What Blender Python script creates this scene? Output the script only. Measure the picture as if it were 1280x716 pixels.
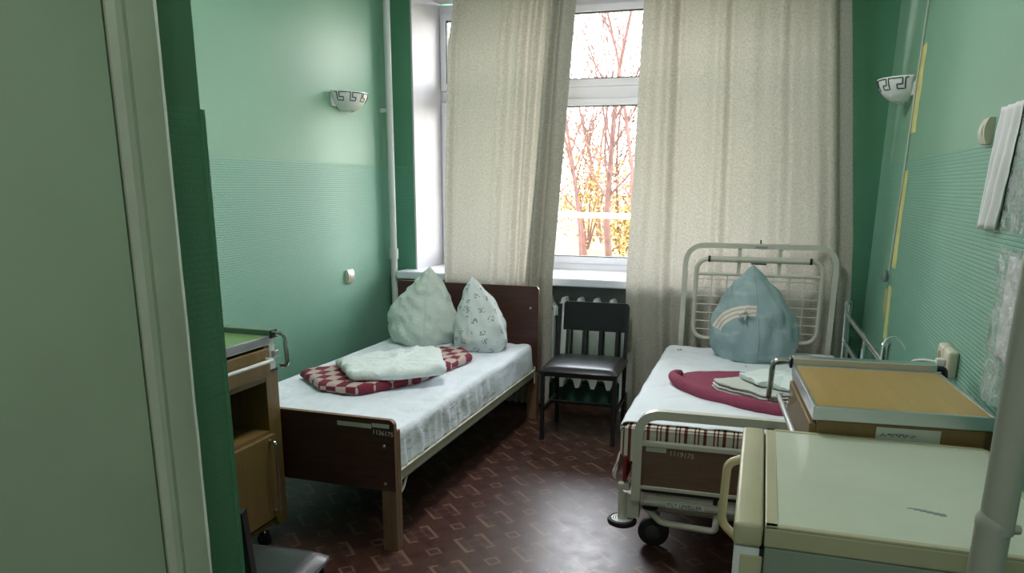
import bpy, bmesh, math, random
from mathutils import Vector, Matrix, noise
for o in list(bpy.data.objects): bpy.data.objects.remove(o, do_unlink=True)
S = bpy.context.scene
COL = S.collection
rad = math.radians
random.seed(7)

# ------------------------------------------------------------------ camera
YAW, PIT, ROL = rad(18.283), rad(14.370), rad(0.370)
EYE = 1.42
fw = Vector((-math.sin(YAW)*math.cos(PIT), math.cos(YAW)*math.cos(PIT), -math.sin(PIT)))
rt = Vector((math.cos(YAW), math.sin(YAW), 0)); up = rt.cross(fw)
c_, s_ = math.cos(ROL), math.sin(ROL)
rt, up = c_*rt + s_*up, -s_*rt + c_*up
cd = bpy.data.cameras.new('camera'); cam = bpy.data.objects.new('camera', cd); COL.objects.link(cam)
cd.sensor_width = 36; cd.lens = 965/1280*36; cd.shift_y = 122/1280; cd.clip_start = 0.02; cd.clip_end = 300
cam.matrix_world = Matrix(((rt.x, up.x, -fw.x, 0), (rt.y, up.y, -fw.y, 0), (rt.z, up.z, -fw.z, EYE), (0, 0, 0, 1)))
S.camera = cam

# ------------------------------------------------------------------ world and exposure
S.view_settings.view_transform = 'Standard'; S.view_settings.look = 'None'
S.view_settings.gamma = 1; S.view_settings.exposure = 0.58
S.view_settings.use_curve_mapping = False
W = bpy.data.worlds.new('hazy_sky'); S.world = W; W.use_nodes = True
wn = W.node_tree; wn.nodes.clear()
wo = wn.nodes.new('ShaderNodeOutputWorld'); wb = wn.nodes.new('ShaderNodeBackground')
tc = wn.nodes.new('ShaderNodeTexCoord'); sx = wn.nodes.new('ShaderNodeSeparateXYZ'); cr = wn.nodes.new('ShaderNodeValToRGB')
wn.links.new(tc.outputs['Generated'], sx.inputs[0]); wn.links.new(sx.outputs['Z'], cr.inputs[0])
cr.color_ramp.elements[0].position = 0.0; cr.color_ramp.elements[0].color = (1, .955, .90, 1)
cr.color_ramp.elements[1].position = 0.7; cr.color_ramp.elements[1].color = (.80, .89, 1.0, 1)
wn.links.new(cr.outputs[0], wb.inputs[0]); wb.inputs[1].default_value = 12.0
wn.links.new(wb.outputs[0], wo.inputs[0])

# room dimensions (metres)
XL, XR, YB, YW, ZC = -2.527, 0.553, 4.97, 5.434, 2.95     # left, right, back wall, window plane, ceiling
XE, YE = -0.95, 1.16                                       # entry wall corner
WX0, WX1, WZ0, WZ1 = -2.357, 0.205, 0.83, 2.66             # window opening
BORD = 1.545                                               # wallpaper border height

pl = bpy.data.lights.new('window_portal', 'AREA'); pl.shape = 'RECTANGLE'; pl.size = WX1-WX0; pl.size_y = WZ1-WZ0
pl.cycles.is_portal = True
po = bpy.data.objects.new('window_portal', pl); COL.objects.link(po)
po.location = ((WX0+WX1)/2, YW+.12, (WZ0+WZ1)/2); po.rotation_euler = (rad(-90), 0, 0)

# ------------------------------------------------------------------ materials
MATS = {}
class N:
    def __init__(s, name):
        s.m = bpy.data.materials.new(name); s.m.use_nodes = True; s.t = s.m.node_tree
        s.b = s.t.nodes['Principled BSDF']; s.out = s.t.nodes['Material Output']
    def n(s, typ, **kw):
        x = s.t.nodes.new(typ)
        for k, v in kw.items():
            if k[0] == 'i' and k[1:].isdigit(): s.put(x.inputs[int(k[1:])], v)
            else: setattr(x, k, v)
        return x
    def put(s, sock, v):
        if isinstance(v, bpy.types.NodeSocket): s.t.links.new(v, sock)
        elif isinstance(v, bpy.types.Node): s.t.links.new(v.outputs[0], sock)
        else: sock.default_value = v
    def math(s, op, a, b=0.0, c=0.0):
        x = s.n('ShaderNodeMath', operation=op); s.put(x.inputs[0], a); s.put(x.inputs[1], b); s.put(x.inputs[2], c); return x.outputs[0]
    def coord(s): return s.n('ShaderNodeTexCoord').outputs['Object']
    def noise(s, scale, detail=3, vec=None, rough=.55):
        x = s.n('ShaderNodeTexNoise'); x.inputs['Scale'].default_value = scale; x.inputs['Detail'].default_value = detail; x.inputs['Roughness'].default_value = rough
        s.put(x.inputs['Vector'], vec if vec is not None else s.coord()); return x.outputs[0]
    def scalevec(s, v, sc):
        x = s.n('ShaderNodeMapping'); s.put(x.inputs[0], v); x.inputs['Scale'].default_value = sc; return x.outputs[0]
    def mix(s, f, a, b):
        x = s.n('ShaderNodeMix', data_type='RGBA'); s.put(x.inputs[0], f); s.put(x.inputs[6], a); s.put(x.inputs[7], b); return x.outputs[2]
    def ramp(s, f, p0, p1, c0=(0,0,0,1), c1=(1,1,1,1)):
        x = s.n('ShaderNodeValToRGB'); s.put(x.inputs[0], f)
        e = x.color_ramp.elements; e[0].position = p0; e[1].position = p1; e[0].color = c0; e[1].color = c1; return x.outputs[0]
    def bump(s, h, strength, dist):
        x = s.n('ShaderNodeBump'); x.inputs['Strength'].default_value = strength; x.inputs['Distance'].default_value = dist
        s.put(x.inputs['Height'], h); s.put(s.b.inputs['Normal'], x.outputs[0]); return x.outputs[0]
def c4(c): return (c[0], c[1], c[2], 1)
def vary(c, k): return c4([min(1, v*k) for v in c])
def mat(name, col, rough=.5, metal=0, var=.12, vscale=6, bstr=0, bscale=60, bdist=.002, spec=.5):
    if name in MATS: return MATS[name]
    w = N(name); w.b.inputs['Roughness'].default_value = rough; w.b.inputs['Metallic'].default_value = metal
    w.b.inputs['Specular IOR Level'].default_value = spec
    f = w.noise(vscale, 4)
    w.put(w.b.inputs['Base Color'], w.mix(w.ramp(f, .3, .7), vary(col, 1-var), vary(col, 1+var)))
    if bstr: w.bump(w.noise(bscale, 3), bstr, bdist)
    MATS[name] = w.m; return w.m
def wood(name, a, b, rough=.45, axis=0, scale=1.0):
    w = N(name); v = [22*scale]*3; v[axis] = 1.4*scale
    f = w.noise(2.2, 6, w.scalevec(w.coord(), v), .65)
    g = w.noise(9, 3, w.scalevec(w.coord(), v))
    w.put(w.b.inputs['Base Color'], w.mix(w.ramp(w.math('ADD', w.math('MULTIPLY', f, .7), w.math('MULTIPLY', g, .3)), .35, .65), c4(a), c4(b)))
    w.b.inputs['Roughness'].default_value = rough; w.bump(f, .12, .001); MATS[name] = w.m; return w.m
def wall_mat(name, lo, hi, axis, bst=.55):
    # smooth green paint above the border, ribbed relief wallpaper below (both are real surface finishes)
    w = N(name); co = w.coord(); sp = w.n('ShaderNodeSeparateXYZ'); w.put(sp.inputs[0], co)
    cb = w.n('ShaderNodeCombineXYZ'); w.put(cb.inputs[0], sp.outputs[axis]); w.put(cb.inputs[1], sp.outputs[2])
    below = w.math('LESS_THAN', sp.outputs[2], BORD)
    br = w.n('ShaderNodeTexBrick'); w.put(br.inputs['Vector'], cb.outputs[0])
    br.inputs['Scale'].default_value = 1; br.inputs['Brick Width'].default_value = .019; br.inputs['Row Height'].default_value = .0118
    br.inputs['Mortar Size'].default_value = .0030; br.inputs['Mortar Smooth'].default_value = 1.0
    br.inputs['Color1'].default_value = (1,1,1,1); br.inputs['Color2'].default_value = (.8,.8,.8,1); br.inputs['Mortar'].default_value = (0,0,0,1)
    rib = w.math('MULTIPLY', br.outputs['Color'], below)
    fine = w.noise(90, 4)
    seam = w.math('LESS_THAN', w.math('ABSOLUTE', w.math('SUBTRACT', sp.outputs[2], BORD)), .003)
    h = w.math('ADD', w.math('ADD', rib, w.math('MULTIPLY', fine, .35)), w.math('MULTIPLY', w.noise(5, 3), .8))
    w.bump(w.math('SUBTRACT', h, seam), bst, .003)
    big = w.ramp(w.noise(1.3, 5), .3, .7)
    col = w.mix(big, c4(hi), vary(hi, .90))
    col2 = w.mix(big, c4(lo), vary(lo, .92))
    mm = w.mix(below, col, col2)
    w.put(w.b.inputs['Base Color'], mm); w.b.inputs['Roughness'].default_value = .5
    w.b.inputs['Specular IOR Level'].default_value = .5
    MATS[name] = w.m; return w.m
def floor_mat():
    w = N('linoleum'); sp = w.n('ShaderNodeSeparateXYZ'); w.put(sp.inputs[0], w.coord())
    X, Y = sp.outputs[0], sp.outputs[1]
    P = .25
    def cell(x0, y0):
        lx = w.math('SUBTRACT', w.math('WRAP', w.math('SUBTRACT', X, x0), P/2, -P/2), 0)
        ly = w.math('SUBTRACT', w.math('WRAP', w.math('SUBTRACT', Y, y0), P/2, -P/2), 0)
        u = w.math('MULTIPLY', w.math('ADD', lx, ly), .7071); v = w.math('MULTIPLY', w.math('SUBTRACT', ly, lx), .7071)
        return u, v
    def band(d, r, t):      # |d-r| < t
        return w.math('LESS_THAN', w.math('ABSOLUTE', w.math('SUBTRACT', d, r)), t)
    u, v = cell(-1.182, 2.592)
    au, av = w.math('ABSOLUTE', u), w.math('ABSOLUTE', v)
    sq = band(w.math('MAXIMUM', au, av), .023, .0042)
    strip = w.math('MULTIPLY', w.math('LESS_THAN', w.math('MINIMUM', au, av), .017), w.math('GREATER_THAN', w.math('MAXIMUM', au, av), .034))
    u2, v2 = cell(-1.182+.125, 2.592+.125)
    bu, bv = w.math('ABSOLUTE', u2), w.math('ABSOLUTE', v2)
    ring = band(w.math('MAXIMUM', bu, bv), .060, .0068)
    gap = w.math('MULTIPLY', w.math('LESS_THAN', bu, .026), w.math('GREATER_THAN', bv, .04))
    ring = w.math('MULTIPLY', ring, w.math('SUBTRACT', 1.0, gap))
    dot = band(w.math('MAXIMUM', bu, bv), .026, .004)
    inner = w.math('LESS_THAN', w.math('MAXIMUM', bu, bv), .05)
    line = w.math('MINIMUM', w.math('ADD', w.math('ADD', sq, ring), w.math('MULTIPLY', dot, .25)), 1.0)
    wear = w.ramp(w.noise(3, 5), .35, .75)
    grain = w.noise(60, 4, w.scalevec(w.coord(), (1, .25, 1)))
    base = w.mix(grain, (.045, .017, .012, 1), (.095, .039, .028, 1))
    base = w.mix(w.math('MULTIPLY', inner, .35), base, (.105, .050, .034, 1))
    base = w.mix(w.math('MULTIPLY', strip, .55), base, (.042, .016, .014, 1))
    lc = w.mix(grain, (.17, .092, .062, 1), (.24, .14, .098, 1))
    w.put(w.b.inputs['Base Color'], w.mix(w.math('MULTIPLY', line, w.math('ADD', .60, w.math('MULTIPLY', wear, .35))), base, lc))
    w.put(w.b.inputs['Roughness'], w.math('ADD', .24, w.math('MULTIPLY', w.noise(14, 4), .22)))
    w.bump(w.noise(25, 3), .10, .002)
    MATS['floor'] = w.m; return w.m
def cloth(name, col, rough=.85, wr=.35, wscale=9, trans=0.0, weave=True, stretch=(1,1,1)):
    w = N(name); n1 = w.noise(wscale, 4, w.scalevec(w.coord(), stretch)); n2 = w.noise(420, 2)
    w.bump(w.math('ADD', w.math('MULTIPLY', n1, 1.0), w.math('MULTIPLY', n2, .05)), wr, .02)
    w.put(w.b.inputs['Base Color'], w.mix(w.noise(4, 3), vary(col, .93), vary(col, 1.05)))
    w.b.inputs['Roughness'].default_value = rough; w.b.inputs['Specular IOR Level'].default_value = .2
    MATS[name] = w.m; return w
def metal(name, col, rough): return mat(name, col, rough, 1, .05, 8)

M_floor = floor_mat()
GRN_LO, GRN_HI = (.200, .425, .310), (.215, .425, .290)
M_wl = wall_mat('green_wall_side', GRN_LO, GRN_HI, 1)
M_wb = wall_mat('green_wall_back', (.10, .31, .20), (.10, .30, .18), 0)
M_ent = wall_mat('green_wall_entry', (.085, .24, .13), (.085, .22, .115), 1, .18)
M_ceil = mat('ceiling_white', (.75, .75, .72), .8)
M_white = mat('upvc_white', (.82, .84, .92), .35, var=.02)
M_reveal = mat('reveal_plaster', (.58, .57, .61), .6, var=.05, bstr=.15, bscale=25)
M_door = mat('door_paint', (.50, .55, .41), .42, var=.08, vscale=2, bstr=.05, bscale=120)
M_casing = mat('casing_paint', (.55, .57, .44), .38, var=.10, vscale=3, bstr=.12, bscale=18)
M_chip = mat('bare_edge', (.88, .87, .80), .6)
M_dark = wood('dark_veneer', (.045, .017, .014), (.085, .034, .026), .38, 0)
M_tan = wood('tan_edge', (.16, .085, .045), (.24, .135, .075), .45, 2)
M_cream = mat('cream_metal', (.60, .56, .45), .35, var=.06, vscale=9)
M_bcream = mat('bed_enamel', (.62, .60, .51), .30, var=.06, vscale=9)
M_chrome = metal('chrome', (.62, .63, .65), .14)
M_alu = metal('aluminium', (.62, .64, .66), .32)
M_black = mat('black_enamel', (.012, .012, .014), .38, var=.1)
M_vinyl = mat('black_vinyl', (.022, .021, .024), .34, var=.1, bstr=.2, bscale=160)
M_rub = mat('rubber', (.012, .012, .013), .55)
M_ochre = wood('ochre_laminate', (.40, .25, .075), (.46, .30, .095), .36, 1, .5)
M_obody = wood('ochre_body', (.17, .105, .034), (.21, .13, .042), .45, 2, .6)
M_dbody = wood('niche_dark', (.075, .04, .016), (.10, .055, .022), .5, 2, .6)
M_gtop = mat('green_laminate', (.20, .33, .10), .25, var=.06)
M_frtop = mat('fridge_top', (.58, .62, .49), .32, var=.05, vscale=5, bstr=.04, bscale=90)
M_frame = mat('fridge_trim', (.46, .43, .27), .38, var=.06)
M_frside = mat('fridge_side', (.27, .32, .25), .4, var=.05)
M_frdoor = mat('fridge_door', (.70, .71, .68), .3, var=.03)
M_hand = mat('yellowed_plastic', (.52, .44, .24), .4, var=.08)
M_pipe = mat('pipe_enamel', (.66, .70, .68), .3, var=.04)
M_pole = mat('pole_enamel', (.36, .36, .30), .35, var=.06)
M_rad = mat('radiator_enamel', (.72, .80, .74), .4, var=.08)
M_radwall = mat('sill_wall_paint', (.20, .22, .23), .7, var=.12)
M_plast = mat('ivory_plastic', (.66, .62, .47), .35, var=.04)
M_wplast = mat('white_plastic', (.72, .72, .68), .35, var=.04)
M_ceram = mat('sconce_glass', (.86, .88, .84), .25, var=.03)
M_bare = mat('bare_putty', (.70, .66, .26), .8, var=.12, vscale=14)
M_plaster = mat('bare_plaster', (.52, .40, .18), .85, var=.15, vscale=20)
M_ink = mat('dark_ink', (.03, .04, .06), .6)
M_pink = mat('worn_pink_ink', (.55, .25, .2), .6)
M_tape = mat('paper_tape', (.52, .52, .44), .7)
M_paper = mat('paper', (.86, .85, .85), .7, var=.03, bstr=.2, bscale=14, bdist=.01)
M_chalk = mat('number_paint', (.62, .58, .5), .7)
M_brownboard = wood('bed_board', (.135, .078, .052), (.19, .115, .08), .4, 0, .7)
M_sheet = cloth('white_sheet', (.80, .84, .90), wr=.8, wscale=10, stretch=(1, .5, 1)).m
M_sheet2 = cloth('white_sheet_fine', (.82, .85, .90), wr=.7, wscale=7).m
M_linen = cloth('folded_linen', (.74, .80, .78), wr=.6, wscale=16).m
M_pillow = cloth('pale_pillow', (.66, .73, .67), wr=1.0, wscale=13).m
M_crim = cloth('crimson_blanket', (.29, .060, .105), wr=.4, wscale=40).m
M_towel = cloth('grey_towel', (.60, .61, .56), wr=.6, wscale=20).m
M_red = cloth('red_ticking', (.22, .03, .025), wr=.3).m
def floral():
    w = N('floral_pillow'); co = w.coord()
    v = w.n('ShaderNodeTexVoronoi'); v.inputs['Scale'].default_value = 17; v.inputs['Randomness'].default_value = .35
    w.put(v.inputs['Vector'], co)
    v2 = w.n('ShaderNodeTexVoronoi'); v2.inputs['Scale'].default_value = 75; v2.inputs['Randomness'].default_value = .5; w.put(v2.inputs['Vector'], co)
    spot = w.math('MULTIPLY', w.math('LESS_THAN', v.outputs[0], .36), w.math('LESS_THAN', v2.outputs[0], .44))
    w.put(w.b.inputs['Base Color'], w.mix(w.math('MULTIPLY', spot, .85), (.66, .71, .70, 1), (.16, .20, .20, 1)))
    w.b.inputs['Roughness'].default_value = .85; w.bump(w.noise(11, 4), .55, .02); return w.m
M_floral = floral()
def swirl():
    w = N('teal_pillow'); co = w.coord(); sp = w.n('ShaderNodeSeparateXYZ'); w.put(sp.inputs[0], co)
    dx = w.math('SUBTRACT', sp.outputs[0], .02); dz = w.math('SUBTRACT', sp.outputs[2], .115)
    r = w.math('SQRT', w.math('ADD', w.math('MULTIPLY', dx, dx), w.math('MULTIPLY', w.math('MULTIPLY', dz, dz), 1.5)))
    r = w.math('ADD', r, w.math('MULTIPLY', w.noise(9, 2), .02))
    bandm = w.math('MULTIPLY', w.math('GREATER_THAN', r, .175), w.math('LESS_THAN', r, .245))
    side = w.math('MULTIPLY', w.math('LESS_THAN', dx, .02), w.math('GREATER_THAN', w.math('ADD', dz, w.math('MULTIPLY', dx, .25)), .0))
    lines = w.math('GREATER_THAN', w.math('FRACT', w.math('MULTIPLY', r, 42)), .30)
    base = w.mix(w.noise(7, 3), (.26, .37, .39, 1), (.36, .46, .48, 1))
    pale = w.ramp(w.noise(5.5, 2, w.scalevec(co, (1, 1, 2.4))), .58, .66)
    base = w.mix(w.math('MULTIPLY', pale, .35), base, (.52, .60, .56, 1))
    w.put(w.b.inputs['Base Color'], w.mix(w.math('MULTIPLY', w.math('MULTIPLY', bandm, side), lines), base, (.82, .66, .56, 1)))
    w.b.inputs['Roughness'].default_value = .85; w.bump(w.noise(8, 4), .5, .02); return w.m
M_teal = swirl()
def check():
    w = N('check_blanket'); co = w.coord(); k = w.n('ShaderNodeTexChecker'); k.inputs['Scale'].default_value = 1
    w.put(k.inputs['Vector'], w.scalevec(co, (19, 13, .001)))
    w.put(w.b.inputs['Base Color'], w.mix(k.outputs[1], (.20, .02, .045, 1), (.55, .42, .38, 1)))
    w.b.inputs['Roughness'].default_value = .9; w.bump(w.noise(300, 2), .4, .004); return w.m
M_check = check()
def stripes():
    w = N('striped_ticking'); sp = w.n('ShaderNodeSeparateXYZ'); w.put(sp.inputs[0], w.coord())
    f = w.math('FRACT', w.math('MULTIPLY', w.math('ADD', sp.outputs[0], 5.0), 14.5))
    a = w.math('LESS_THAN', f, .17); b = w.math('MULTIPLY', w.math('GREATER_THAN', f, .52), w.math('LESS_THAN', f, .60)); c = w.math('MULTIPLY', w.math('GREATER_THAN', f, .72), w.math('LESS_THAN', f, .80))
    w.put(w.b.inputs['Base Color'], w.mix(w.math('ADD', a, w.math('ADD', b, c)), (.68, .63, .52, 1), (.15, .03, .035, 1)))
    w.b.inputs['Roughness'].default_value = .85; w.bump(w.noise(14, 3), .3, .01); return w.m
M_tick = stripes()
M_tickplain = mat('tan_ticking', (.42, .30, .20), .85)
def curtain():
    w = N('linen_curtain'); co = w.coord()
    sq = w.noise(95, 3, w.scalevec(co, (1, .2, 1))); fi = w.noise(330, 2, w.scalevec(co, (1, .2, .5)))
    f = w.ramp(w.math('ADD', w.math('MULTIPLY', sq, .6), w.math('MULTIPLY', fi, .4)), .38, .62)
    col = w.mix(f, (.45, .42, .355, 1), (.59, .56, .485, 1))
    w.put(w.b.inputs['Base Color'], col); w.b.inputs['Roughness'].default_value = .9; w.b.inputs['Specular IOR Level'].default_value = .15
    spz = w.n('ShaderNodeSeparateXYZ'); w.put(spz.inputs[0], co)
    cre = w.math('LESS_THAN', w.math('ABSOLUTE', w.math('SUBTRACT', w.math('FRACT', w.math('ADD', w.math('MULTIPLY', spz.outputs[2], 6.2), w.math('MULTIPLY', w.noise(1.5, 1), .25))), .5)), .03)
    nr = w.bump(w.math('SUBTRACT', f, w.math('MULTIPLY', cre, .6)), .35, .002)
    tr = w.n('ShaderNodeBsdfTranslucent'); w.put(tr.inputs[0], col); w.put(tr.inputs['Normal'], nr)
    mx = w.n('ShaderNodeMixShader'); mx.inputs[0].default_value = .21
    w.put(mx.inputs[1], w.b.outputs[0]); w.put(mx.inputs[2], tr.outputs[0]); w.put(w.out.inputs[0], mx.outputs[0]); return w.m
M_curt = curtain()
def glass(name, k=.06, tint=(1, 1, 1, 1)):
    w = N(name); tr = w.n('ShaderNodeBsdfTransparent'); tr.inputs[0].default_value = tint
    gl = w.n('ShaderNodeBsdfGlossy'); gl.inputs['Roughness'].default_value = .02
    fr = w.n('ShaderNodeFresnel'); fr.inputs[0].default_value = 1.35
    mx = w.n('ShaderNodeMixShader'); w.put(mx.inputs[0], fr.outputs[0]); w.put(mx.inputs[1], tr.outputs[0]); w.put(mx.inputs[2], gl.outputs[0])
    w.put(w.out.inputs[0], mx.outputs[0]); return w.m
M_glass = glass('window_glass')
def film():
    w = N('clear_film'); tr = w.n('ShaderNodeBsdfTransparent'); tr.inputs[0].default_value = (.9, .92, .92, 1)
    w.put(w.b.inputs['Base Color'], (.75, .75, .75, 1)); w.b.inputs['Roughness'].default_value = .2
    w.bump(w.noise(45, 3), .9, .01)
    mx = w.n('ShaderNodeMixShader'); w.put(mx.inputs[0], w.ramp(w.noise(30, 3), .35, .75, (.15,)*3+(1,), (.7,)*3+(1,)))
    w.put(mx.inputs[1], tr.outputs[0]); w.put(mx.inputs[2], w.b.outputs[0]); w.put(w.out.inputs[0], mx.outputs[0]); return w.m
M_film = film()
M_bark = mat('pale_bark', (.080, .038, .032), .9, var=.3, vscale=3)
M_twig = mat('twig_bark', (.095, .038, .026), .9, var=.3, vscale=3)
M_leafy = mat('yellow_leaf', (.17, .095, .016), .8, var=.35, vscale=3)
M_leafo = mat('orange_leaf', (.13, .048, .022), .8, var=.35, vscale=3)
M_grass = mat('autumn_grass', (.11, .095, .015), .9, var=.4, vscale=1.2)

# ------------------------------------------------------------------ mesh helpers
class B:
    def __init__(s): s.bm = bmesh.new()
    def box(s, x0, x1, y0, y1, z0, z1, bev=0, seg=2, mi=0):
        vs = [s.bm.verts.new((x, y, z)) for x in (x0, x1) for y in (y0, y1) for z in (z0, z1)]
        idx = ((0,1,3,2), (4,6,7,5), (0,4,5,1), (2,3,7,6), (0,2,6,4), (1,5,7,3))
        fs = [s.bm.faces.new([vs[i] for i in q]) for q in idx]
        for f in fs: f.material_index = mi
        if bev:
            es = list({e for f in fs for e in f.edges})
            bmesh.ops.bevel(s.bm, geom=es, offset=bev, segments=seg, profile=.5, affect='EDGES')
        return s
    def prism(s, pts, axis, a, b, mi_side=0):
        # polygon pts (2D) extruded along axis from a to b
        def mk(p, t):
            return {0: (t, p[0], p[1]), 1: (p[0], t, p[1]), 2: (p[0], p[1], t)}[axis]
        A = [s.bm.verts.new(mk(p, a)) for p in pts]; Bv = [s.bm.verts.new(mk(p, b)) for p in pts]
        s.bm.faces.new(A); s.bm.faces.new(Bv[::-1])
        n = len(pts)
        for i in range(n):
            f = s.bm.faces.new((A[i], Bv[i], Bv[(i+1) % n], A[(i+1) % n])); f.material_index = mi_side
        return s
    def tube(s, path, r, n=8, closed=False, flat=None):
        P = [Vector(p) for p in path]; m = len(P)
        rr = r if isinstance(r, (list, tuple)) else [r]*m
        rings = []; prev = None
        for i in range(m):
            if closed: t = (P[(i+1) % m]-P[i-1]).normalized()
            else: t = (P[min(i+1, m-1)]-P[max(i-1, 0)]).normalized()
            if prev is None:
                h = Vector((0, 0, 1)) if abs(t.z) < .9 else Vector((0, 1, 0))
                u = t.cross(h).normalized()
            else:
                u = (prev - t*prev.dot(t)).normalized()
            prev = u; v = t.cross(u)
            ring = []
            for k in range(n):
                a = 2*math.pi*k/n + (math.pi/4 if n == 4 else 0)
                ring.append(s.bm.verts.new(P[i] + (u*math.cos(a) + v*math.sin(a))*rr[i]))
            rings.append(ring)
        for i in range(m if closed else m-1):
            A, C = rings[i], rings[(i+1) % m]
            for k in range(n): s.bm.faces.new((A[k], A[(k+1) % n], C[(k+1) % n], C[k]))
        if not closed:
            s.bm.faces.new(rings[0][::-1]); s.bm.faces.new(rings[-1])
        return s
    def lathe(s, prof, cx=0, cy=0, cz=0, n=24, axis=2, a0=0, a1=2*math.pi):
        full = abs(a1-a0-2*math.pi) < 1e-6; cols = n if full else n+1; G = []
        for r, z in prof:
            row = []
            for k in range(cols):
                a = a0+(a1-a0)*k/n; p = (r*math.cos(a), r*math.sin(a), z)
                if axis == 0: p = (p[2], p[0], p[1])
                if axis == 1: p = (p[0], p[2], p[1])
                row.append(s.bm.verts.new((p[0]+cx, p[1]+cy, p[2]+cz)))
            G.append(row)
        for i in range(len(G)-1):
            for k in range(n):
                q = (G[i][k], G[i][(k+1) % cols], G[i+1][(k+1) % cols], G[i+1][k])
                try: s.bm.faces.new(q)
                except ValueError: pass
        return s
    def grid(s, fn, nu, nv, closed_u=False):
        G = [[s.bm.verts.new(fn(i/nu, j/nv)) for j in range(nv+1)] for i in range(nu if closed_u else nu+1)]
        m = len(G)
        for i in range(nu):
            for j in range(nv): s.bm.faces.new((G[i][j], G[(i+1) % m][j], G[(i+1) % m][j+1], G[i][j+1]))
        return s
    def obj(s, name, mats, parent=None, smooth=None, solid=0, sub=0, offset=0):
        bmesh.ops.remove_doubles(s.bm, verts=s.bm.verts, dist=1e-5)
        bmesh.ops.recalc_face_normals(s.bm, faces=s.bm.faces)
        me = bpy.data.meshes.new(name); s.bm.to_mesh(me); s.bm.free()
        for m in (mats if isinstance(mats, (list, tuple)) else [mats]): me.materials.append(m)
        o = bpy.data.objects.new(name, me); COL.objects.link(o)
        if smooth is None: smooth = 35
        if smooth:
            me.shade_smooth()
            try: me.set_sharp_from_angle(angle=rad(smooth))
            except Exception: pass
        if solid:
            d = o.modifiers.new('thickness', 'SOLIDIFY'); d.thickness = solid; d.offset = offset
        if sub:
            d = o.modifiers.new('smooth', 'SUBSURF'); d.levels = sub; d.render_levels = sub
        if parent: o.parent = parent
        return o
def fillet(pts, r, n=5, closed=False):
    P = [Vector(p) for p in pts]; out = []; m = len(P)
    for i in range(m):
        if not closed and i in (0, m-1): out.append(P[i]); continue
        a, b, c = P[i-1], P[i], P[(i+1) % m]
        d0 = (a-b); d1 = (c-b); q = min(r, d0.length*.49, d1.length*.49)
        p0 = b+d0.normalized()*q; p1 = b+d1.normalized()*q
        for k in range(n+1):
            t = k/n; out.append((1-t)**2*p0 + 2*t*(1-t)*b + t*t*p1)
    return out
def tag(o, label, cat, group=None):
    o['label'] = label; o['category'] = cat
    if group: o['group'] = group
    return o
def thing(name, label, cat, loc=(0, 0, 0), rz=0, group=None):
    o = bpy.data.objects.new(name, None); COL.objects.link(o); o.location = loc; o.rotation_euler = (0, 0, rz); o.empty_display_size = .1
    return tag(o, label, cat, group)
def struct(o): o['kind'] = 'structure'; return o
def copy_tree(o, parent=None):
    c = o.copy(); COL.objects.link(c); c.parent = parent
    for ch in [x for x in bpy.data.objects if x.parent == o]: copy_tree(ch, c)
    return c
def fbm(x, y, z=0, s=1.0): return noise.noise(Vector((x*s, y*s, z*s)))
def text_obj(name, body, size, m, parent, loc, rot, depth=.0006):
    cu = bpy.data.curves.new(name, 'FONT'); cu.body = body; cu.size = size; cu.extrude = depth; cu.align_x = 'LEFT'
    t = bpy.data.objects.new(name+'_tmp', cu); COL.objects.link(t)
    dg = bpy.context.evaluated_depsgraph_get(); me = bpy.data.meshes.new_from_object(t.evaluated_get(dg))
    bpy.data.objects.remove(t, do_unlink=True)
    me.materials.clear(); me.materials.append(m); me.name = name
    o = bpy.data.objects.new(name, me); COL.objects.link(o); o.parent = parent; o.location = loc; o.rotation_euler = rot
    return o

# ------------------------------------------------------------------ room shell
T = .15
struct(B().box(XL-T, XR+T, -1.8, YB+.1, -.12, 0).obj('floor', M_floor, smooth=0))
struct(B().box(XL-T, XR+T, -1.8, YB+.6, ZC, ZC+.15).obj('ceiling', M_ceil, smooth=0))
struct(B().box(XL-T, XL, YE-.12, YB+.01, 0, ZC).obj('wall_left', M_wl, smooth=0))
wr_ = struct(B().box(XR, XR+T, -1.8, YB+.01, 0, ZC).obj('wall_right', M_wl, smooth=0))
wb_ = B()
wb_.box(XL-T, WX0, YB, YW+.1, 0, ZC); wb_.box(WX1, XR+T, YB, YW+.1, 0, ZC)
wb_.box(WX0, WX1, YB, YW+.1, 0, WZ0-.03); wb_.box(WX0, WX1, YB, YW+.1, WZ1, ZC)
wb_ = struct(wb_.obj('wall_back', M_wb, smooth=0))
# white plaster lining of the window opening
lin = B(); e = .012
lin.box(WX0, WX0+e, YB-.004, YW-.01, WZ0, WZ1-e); lin.box(WX1-e, WX1, YB-.004, YW-.01, WZ0, WZ1-e); lin.box(WX0, WX1, YB-.004, YW-.01, WZ1-e, WZ1)
lin.obj('reveal_lining', M_reveal, wb_, smooth=0)
B().box(WX0+.02, WX1-.02, YB-.012, YB-.001, .14, WZ0-.03).obj('apron_panel', M_radwall, wb_, smooth=0)
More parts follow.
